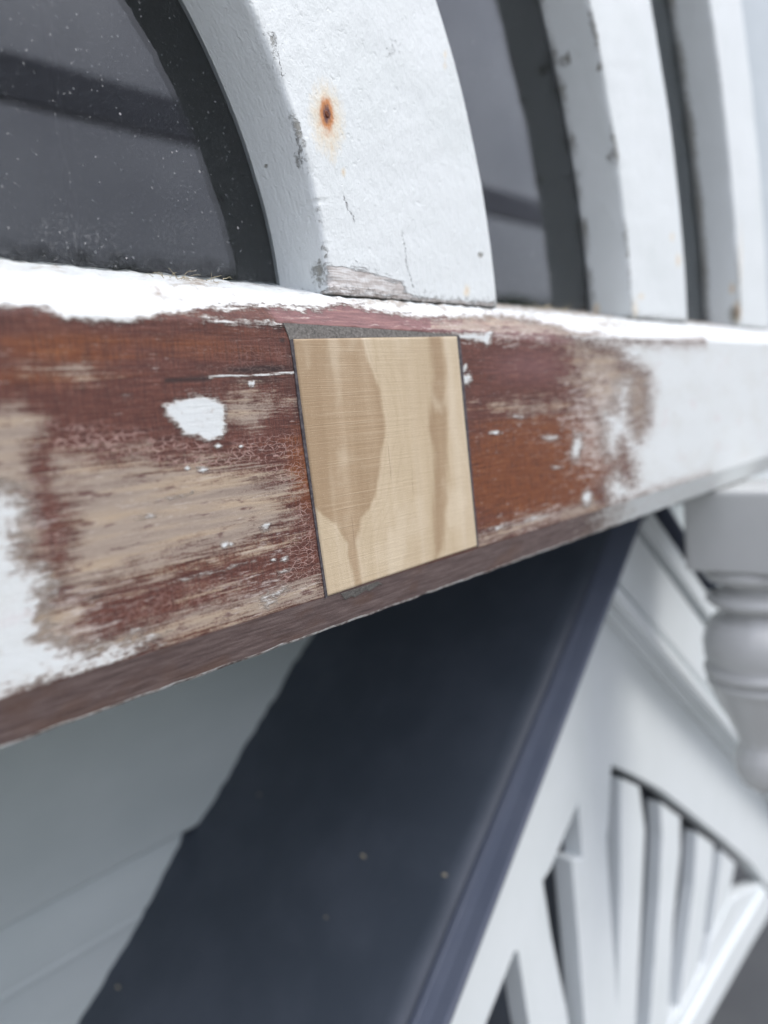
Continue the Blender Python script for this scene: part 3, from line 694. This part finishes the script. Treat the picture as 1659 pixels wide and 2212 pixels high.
# --- glass
def pane(r0, r1, label):
    n = 72; ths = np.linspace(0, math.pi, n); rs = np.linspace(max(r0, .002), r1, 14)
    out = []
    v = []
    for y in (GY, GY + .004):
        for th in ths:
            for r in rs: v.append((CX0 + r * math.cos(th), y, .119 + r * math.sin(th)))
    f = []; N = n * len(rs); g = grid_faces(n, len(rs))
    f += [tuple(q) for q in g] + [tuple(q[::-1] + N) for q in g]
    nr = len(rs)
    for i in range(n - 1):
        f.append((i * nr, i * nr + N, (i + 1) * nr + N, (i + 1) * nr)); j = nr - 1
        f.append((i * nr + j, (i + 1) * nr + j, (i + 1) * nr + j + N, i * nr + j + N))
    for j in range(nr - 1):
        f.append((j, j + 1, j + 1 + N, j + N)); b = (n - 1) * nr
        f.append((b + j, b + j + N, b + j + 1 + N, b + j + 1))
    import bmesh
    o = mesh_obj('pane', v, f, M_GLASS, window)
    bm = bmesh.new(); bm.from_mesh(o.data); bmesh.ops.recalc_face_normals(bm, faces=bm.faces); bm.to_mesh(o.data); bm.free()
    V = np.array(v)
    uv, _ = to_photo(V)
    g = np.maximum.reduce([blob(uv, 70, 505, 60, 40), blob(uv, 140, 495, 60, 40), blob(uv, 240, 520, 60, 40), blob(uv, 410, 500, 60, 40) * .8, .5 - (V[:, 2] - .125) / .03])
    set_attr(o, 'grime', np.clip(g, 0, 1)); o['label'] = label
    return o
pane(0.0, .2135, 'dusty half-round glass in the middle')
pane(.3285, .4985, 'curved strip of glass between inner and middle frames')
pane(.5925, .7235, 'narrow curved strip of glass between middle and outer frames')
# boarding that carries the sill out over the wall
box('soffit_board', (-1.78, .0585, -.004), (1.42, WALL_Y + .03, .016), M_WHITE, window)
under(window)

# white wall face round the arch
gw = []
n = 40; ths = np.linspace(0, math.pi, n)
rim = [(CX0 + .790 * math.cos(t), .1206 + .790 * math.sin(t)) for t in ths]
outer = []
for t in ths:
    c, s = math.cos(t), math.sin(t); k = min(1.6 / max(abs(c), 1e-6), 1.9 / max(s, 1e-6))
    outer.append((CX0 + k * c, .1206 + k * s))
v = []; f = []
for y in (.060, .100):
    for (a, b) in zip(rim, outer): v += [(a[0], y, a[1]), (b[0], y, b[1])]
N = 2 * n
for i in range(n - 1):
    a = 2 * i; f += [(a, a + 1, a + 3, a + 2), (a + N, a + 2 + N, a + 3 + N, a + 1 + N), (a, a + 2, a + 2 + N, a + N), (a + 1, a + 1 + N, a + 3 + N, a + 3)]
f += [(0, N, N + 1, 1), (N - 2, N - 1, 2 * N - 1, 2 * N - 2)]
gwall = mesh_obj('gable_wall', v, f, M_GABLE)
tag(gwall, 'white painted wall face round the outermost arched frame', 'wall')

# ------------------------------------------------------------------ gabled hood below
hood = empty('gable_hood', (0.49, .2, -.5), 'small gabled hood with navy roof and white fan fretwork front', 'porch hood')
SL = .8445                                  # roof slope
X0, Z0 = .3195, -.1624                      # a point of the left slope's top
XA = .493; ZA = Z0 + SL * (XA - X0)         # apex
EDGE_Y = .079
cosr, sinr = 1 / math.hypot(1, SL), SL / math.hypot(1, SL)
def slope_board(name, yz, side, length, mat, s0=0.0):
    """profile in (y, height above roof plane) swept down a slope; side -1 left, +1 right"""
    n = len(yz); v = []
    for s in (s0, length):
        for (y, h) in yz:
            dx, dz = s * cosr, -s * sinr
            # plumb cut at the apex
            hx, hz = -h * sinr, h * cosr
            if s == s0: dx += h * sinr ; dz += -h * sinr * SL   # slide along slope so the cut is upright
            xx = XA + side * (dx + (h * sinr if s != s0 else -h * sinr + 0))
            zz = ZA + dz + h * cosr
            v.append((xx, y, zz))
    f = [(i, (i + 1) % n, n + (i + 1) % n, n + i) for i in range(n)] + [tuple(range(n))[::-1], tuple(range(n, 2 * n))]
    o = mesh_obj(name, v, f, mat, hood)
    import bmesh
    bm = bmesh.new(); bm.from_mesh(o.data); bmesh.ops.recalc_face_normals(bm, faces=bm.faces); bm.to_mesh(o.data); bm.free()
    return o
for side in (-1, 1):
    ss = np.linspace(0, 1.05, 220); ys = np.concatenate([np.linspace(.1015, WALL_Y - .02, 14), np.linspace(WALL_Y - .015, WALL_Y + .028, 8)])
    SS, YY = np.meshgrid(ss, ys, indexing='ij'); SS, YY = SS.ravel(), YY.ravel()
    hh = wob(SS, YY, 12, 3) * .0006 + np.clip((YY - WALL_Y + .03) / .025, 0, 1) * (wob(SS, SS * 0, 75, 6) * .0024 + wob(SS, SS * 0, 210, 7) * .0011)
    top = np.stack([XA + side * (SS * cosr + hh * sinr), YY, ZA - SS * sinr + hh * cosr], 1)
    sheet = grid_obj('roof_sheet', top, len(ss), len(ys), M_ROOF, hood, flip=(side < 0))
    sheet.modifiers.new('thickness', 'SOLIDIFY').thickness = .009
    sheet.modifiers['thickness'].offset = -1.0
    e = slope_board('edge_flashing', [(.1040, .0004), (.1025, .0022), (.1005, .0036), (.0980, .0038), (.0960, .0026), (EDGE_Y + .001, -.0012), (EDGE_Y, -.0045), (EDGE_Y, -.0135), (EDGE_Y + .003, -.0135), (EDGE_Y + .003, -.0060), (.0965, -.0010), (.1040, -.0045)], side, 1.06, M_TRIM)
    e.data.polygons.foreach_set('use_smooth', np.zeros(len(e.data.polygons), bool))

GYF = .115                                   # front of the fretwork panel
g3 = lambda a, b: at(1061.8 + a * .36, 1592.6 + b * .36, GYF)
def G(*pts): return [g3(a, b) for a, b in pts]
def roof_under(x, drop=.0175):              # underside of either slope
    return ZA - SL * abs(x - XA) - drop / cosr
# solid head of the fretwork, running down as the left limb and the first spoke
low = 2150
lft = [(x, roof_under(x)) for x in np.linspace(-.06, XA, 8)]
rgt = [(x, roof_under(x)) for x in (.62, .74, .86)]
head = lft + rgt + G((1760, 1000), (1640, 872), (1560, 760), (1400, 620), (1200, 460), (1040, 330), (880, 240), (722, 165), (702, 540), (692, 600), (722, 1100), (745, 1400), (757, 1650), (757, low),
                     (600, low), (560, 1720), (522, 1200), (482, 742), (546, 722), (522, 395), (352, 800), (310, 862), (362, 1200), (450, 1620), (520, low), (310, low), (225, 1720), (160, 1290), (140, 1290), (-20, 1690), (-190, low))
lb = G((-190, low))[0]
head += [(-.06, roof_under(-.06) - .12)] if lb[0] > -.06 else []
prism('fretwork_head', head, GYF, GYF + .020, M_WHITE, hood, .0012)
spokes = [[(792, 250), (905, 300), (940, 560), (912, 1200), (885, 1720), (870, low), (757, low), (772, 1640), (792, 900)],
          [(1030, 395), (1150, 485), (1150, 700), (1110, 1100), (1082, 1600), (1060, low), (930, low), (968, 1720), (1022, 1000), (1040, 600)],
          [(1250, 575), (1350, 648), (1340, 760), (1292, 1150), (1262, 1330), (1180, 1700), (1100, 1720), (1140, 1630), (1230, 900)],
          [(1400, 690), (1478, 760), (1440, 965), (1400, 1200), (1330, 1420), (1270, 1400), (1312, 1340)]]
for s in spokes: prism('fan_spoke', G(*s), GYF + .003, GYF + .0195, M_WHITE, hood, .0012)
prism('fan_rim', G((1625, 880), (1700, 1000), (1670, 1080), (1560, 1265), (1310, 1715), (1080, low), (930, low), (1090, 1700), (1140, 1640), (1290, 1370), (1330, 1200), (1440, 975), (1520, 930)), GYF + .001, GYF + .022, M_WHITE, hood, .003)
prism('rim_moulding', G((1625, 905), (1665, 960), (1380, 1420), (1090, 1930), (1000, low), (950, low), (1150, 1720), (1400, 1280)), GYF - .005, GYF + .003, M_WHITE, hood, .0022)
prism('gap_shade_board', [(-.10, roof_under(-.10)), (XA, roof_under(XA)), (1.08, roof_under(1.08)), (1.0, -.62), (.0, -.62)], .178, .186, M_ROOF, hood)  # navy board added behind the fan so its gaps read dark
# mouldings under the far slope; their heads die into the near slope
def band(h0, h1, y0, y1, bev, x_end=1.22):
    def head(h): return XA + (h + .0175) / (2 * SL * cosr)
    def z(x, h): return ZA - SL * (x - XA) + h / cosr
    a, b_ = head(h0), head(h1)
    return prism('barge_moulding', [(a, z(a, h0)), (b_, z(b_, h1)), (x_end, z(x_end, h1)), (x_end, z(x_end, h0))], y0, y1, M_WHITE, hood, bev)
band(-.0180, -.0370, .0845, .100, .0015)
band(-.0180, -.1245, .1005, GYF + .003, .0008)
band(-.0440, -.1030, .0900, .1015, .0045)
band(-.1085, -.1205, .0860, .1015, .0035)
for side in (1, -1):
    slope_board('soffit_strip', [(GYF + .002, -.0145), (WALL_Y + .01, -.0145), (WALL_Y + .01, -.0115), (GYF + .002, -.0115)], side, 1.0, M_ROOF)

# pale flecks lying on the near roof slope
for i, (fx, fy, r) in enumerate(((785, 1852, .0030), (254, 2135, .0028), (960, 1893, .0020), (560, 1720, .0014), (705, 1985, .0014))):
    rr = ray(fx, fy); nn = np.array([-SL, 0, 1.0]); pp = np.array([X0, .2, Z0])
    q = CAM + rr * (((pp - CAM) @ nn) / (rr @ nn))
    v = []; n = 7
    for k in range(n):
        a = k * 6.2832 / n; e = r * random.uniform(.5, 1.1)
        v.append((q[0] + e * .6 * math.cos(a) * cosr, q[1] + e * 1.3 * math.sin(a), q[2] + e * .6 * math.cos(a) * sinr + .0012))
    v.append((q[0], q[1], q[2] + .0026))
    fleck = mesh_obj('paint_fleck', v, [(k, (k + 1) % n, n) for k in range(n)] + [tuple(range(n))[::-1]], M_STRAW, hood)
# finial: square block with a turned drop
AX, AY = .493, -.008
fin_h = .045
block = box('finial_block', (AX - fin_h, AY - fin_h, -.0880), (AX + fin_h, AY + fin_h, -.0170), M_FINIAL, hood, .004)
box('finial_arm', (AX - .013, AY + fin_h, -.034), (AX + .013, .14, -.0185), M_WHITE, hood)
prof = [(.0, -.0960), (.043, -.0960), (.046, -.100), (.046, -.104), (.042, -.109), (.032, -.112), (.029, -.118), (.037, -.121), (.0435, -.125), (.0445, -.129), (.041, -.133), (.030, -.137), (.029, -.142),
        (.040, -.148), (.046, -.158), (.0485, -.170), (.0475, -.184), (.0440, -.191), (.0475, -.193), (.0485, -.197), (.0475, -.201), (.0425, -.203), (.0460, -.206), (.0460, -.211), (.0435, -.2135), (.041, -.222), (.035, -.236), (.028, -.250), (.0225, -.262),
        (.0195, -.270), (.0200, -.274), (.0235, -.281), (.0250, -.289), (.0235, -.300), (.0185, -.311), (.010, -.318), (.0, -.3195)]
n = 40; v = []; f = []
prof = [(r * .95, -.0875 + (z + .0960) * .94) for r, z in prof]
for (r, z) in prof:
    for k in range(n): v.append((AX + r * math.cos(k * 6.28318 / n), AY + r * math.sin(k * 6.28318 / n), z))
for i in range(len(prof) - 1):
    for k in range(n): f.append((i * n + k, (i + 1) * n + k, (i + 1) * n + (k + 1) % n, i * n + (k + 1) % n))
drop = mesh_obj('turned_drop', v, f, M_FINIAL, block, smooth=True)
drop['label'] = 'white turned drop hanging from the finial block'
under(hood)

# ------------------------------------------------------------------ wisps of dry grass caught on the sill
def wisp(px_, py_, n, spread, label, seed):
    r = random.Random(seed); bx, bz = at(px_, py_, .030); v = []; f = []
    for k in range(n):
        p = Vector((bx + r.uniform(-.5, .5) * spread, .030 + r.uniform(-.006, .006), bz - .0006 + r.uniform(-.0004, .0004)))
        d = Vector((r.uniform(-1, 1), r.uniform(-.5, .3), r.uniform(.0, .75))).normalized()
        L = r.uniform(.004, .011) ; w = r.uniform(.00010, .00022)
        ring_ = []
        for s in range(6):
            u = s / 5
            c = p + d * L * u + Vector((0, 0, -.35 * L * u * u)) + Vector((r.uniform(-1, 1), r.uniform(-1, 1), r.uniform(-1, 1))) * .0004
            b = len(v)
            for a in range(4):
                ang = a * math.pi / 2; ww = w * (1 - .7 * u)
                v.append((c.x + ww * math.cos(ang), c.y + ww * .7, c.z + ww * math.sin(ang)) if a % 2 else (c.x + ww * math.cos(ang), c.y - ww * .7, c.z))
            if s: f += [(b - 4 + a, b - 4 + (a + 1) % 4, b + (a + 1) % 4, b + a) for a in range(4)]
    o = mesh_obj('dry_grass_wisp', v, f, M_STRAW)
    tag(o, label, 'dry grass', 'wisps of dry grass on the sill')
wisp(385, 603, 16, .012, 'dry grass wisp on the white sill below the half-round glass, further left', 1)
wisp(450, 608, 14, .012, 'dry grass wisp on the white sill below the half-round glass, nearer the rusty frame', 2)
wisp(1168, 664, 16, .007, 'upright dry grass wisp on the sill in front of the second pane, left one', 3)
wisp(1212, 671, 20, .012, 'bushier dry grass wisp on the sill just left of the middle arched frame', 4)
wisp(1318, 690, 12, .010, 'dry grass wisp at the foot of the middle arched frame', 5)

# ------------------------------------------------------------------ what the glass mirrors: scaffold and hedge behind the camera
scaf = empty('scaffold', (2.4, -2.4, -3.0), 'timber scaffold toe board on steel poles, mirrored as a dark bar in the glass', 'scaffold')
box('toe_board', (-1.6, -2.42, 1.275), (9.0, -2.38, 1.435), M_PLANK, scaf, .004)
for xx in (-1.5, 8.8):
    v = []; n = 16
    for z in (-3.0, 2.4):
        for k in range(n): v.append((xx + .024 * math.cos(k * 6.2832 / n), -2.35 + .024 * math.sin(k * 6.2832 / n), z))
    mesh_obj('pole', v, [(k, (k + 1) % n, n + (k + 1) % n, n + k) for k in range(n)] + [tuple(range(n))[::-1], tuple(range(n, 2 * n))], M_STEEL, scaf)
under(scaf)
v = []; f = []
nx, nz = 70, 16
for j in range(nz):
    for i in range(nx):
        x = -14 + 50 * i / (nx - 1); z = -3.05 + 6.4 * j / (nz - 1)
        top = math.sin(x * .7) * .12 + math.sin(x * 1.9 + 1) * .08
        v.append((x, -11 + 1.6 * (j / (nz - 1)) ** 3 * -1 + random.uniform(-.12, .12), z + top * j / (nz - 1)))
f = [tuple(q) for q in grid_faces(nz, nx)]
base = len(v)
for i in range(nx): v.append((-14 + 50 * i / (nx - 1), -14.5, -3.05))
f += [((nz - 1) * nx + i, (nz - 1) * nx + i + 1, base + i + 1, base + i) for i in range(nx - 1)]
for k in range(16000):
    x = random.uniform(-14, 36); u = (1 - abs(random.gauss(0, .16))) * 1.03
    z = -3 + 6.4 * u
    y = -11 - 1.6 * u ** 3 + random.uniform(-.1, .15); s = random.uniform(.03, .08)
    a = Vector((random.uniform(-1, 1), random.uniform(-1, 1), random.uniform(-1, 1))).normalized() * s
    b = Vector((random.uniform(-1, 1), random.uniform(-1, 1), random.uniform(-1, 1))).normalized() * s * .5
    q = len(v); c = Vector((x, y, z))
    v += [tuple(c - a), tuple(c - b), tuple(c + a), tuple(c + b)]; f.append((q, q + 1, q + 2, q + 3))
hedge = mesh_obj('hedge', v, f, M_LEAF); hedge['kind'] = 'stuff'
tag(hedge, 'tall dark garden hedge across the lawn from the window', 'hedge')

# ------------------------------------------------------------------ place parts under their roots
bpy.context.view_layer.update()
for root in PENDING:
    inv = Matrix.Translation(root.location).inverted()
    for ch in root.children: ch.matrix_parent_inverse = inv
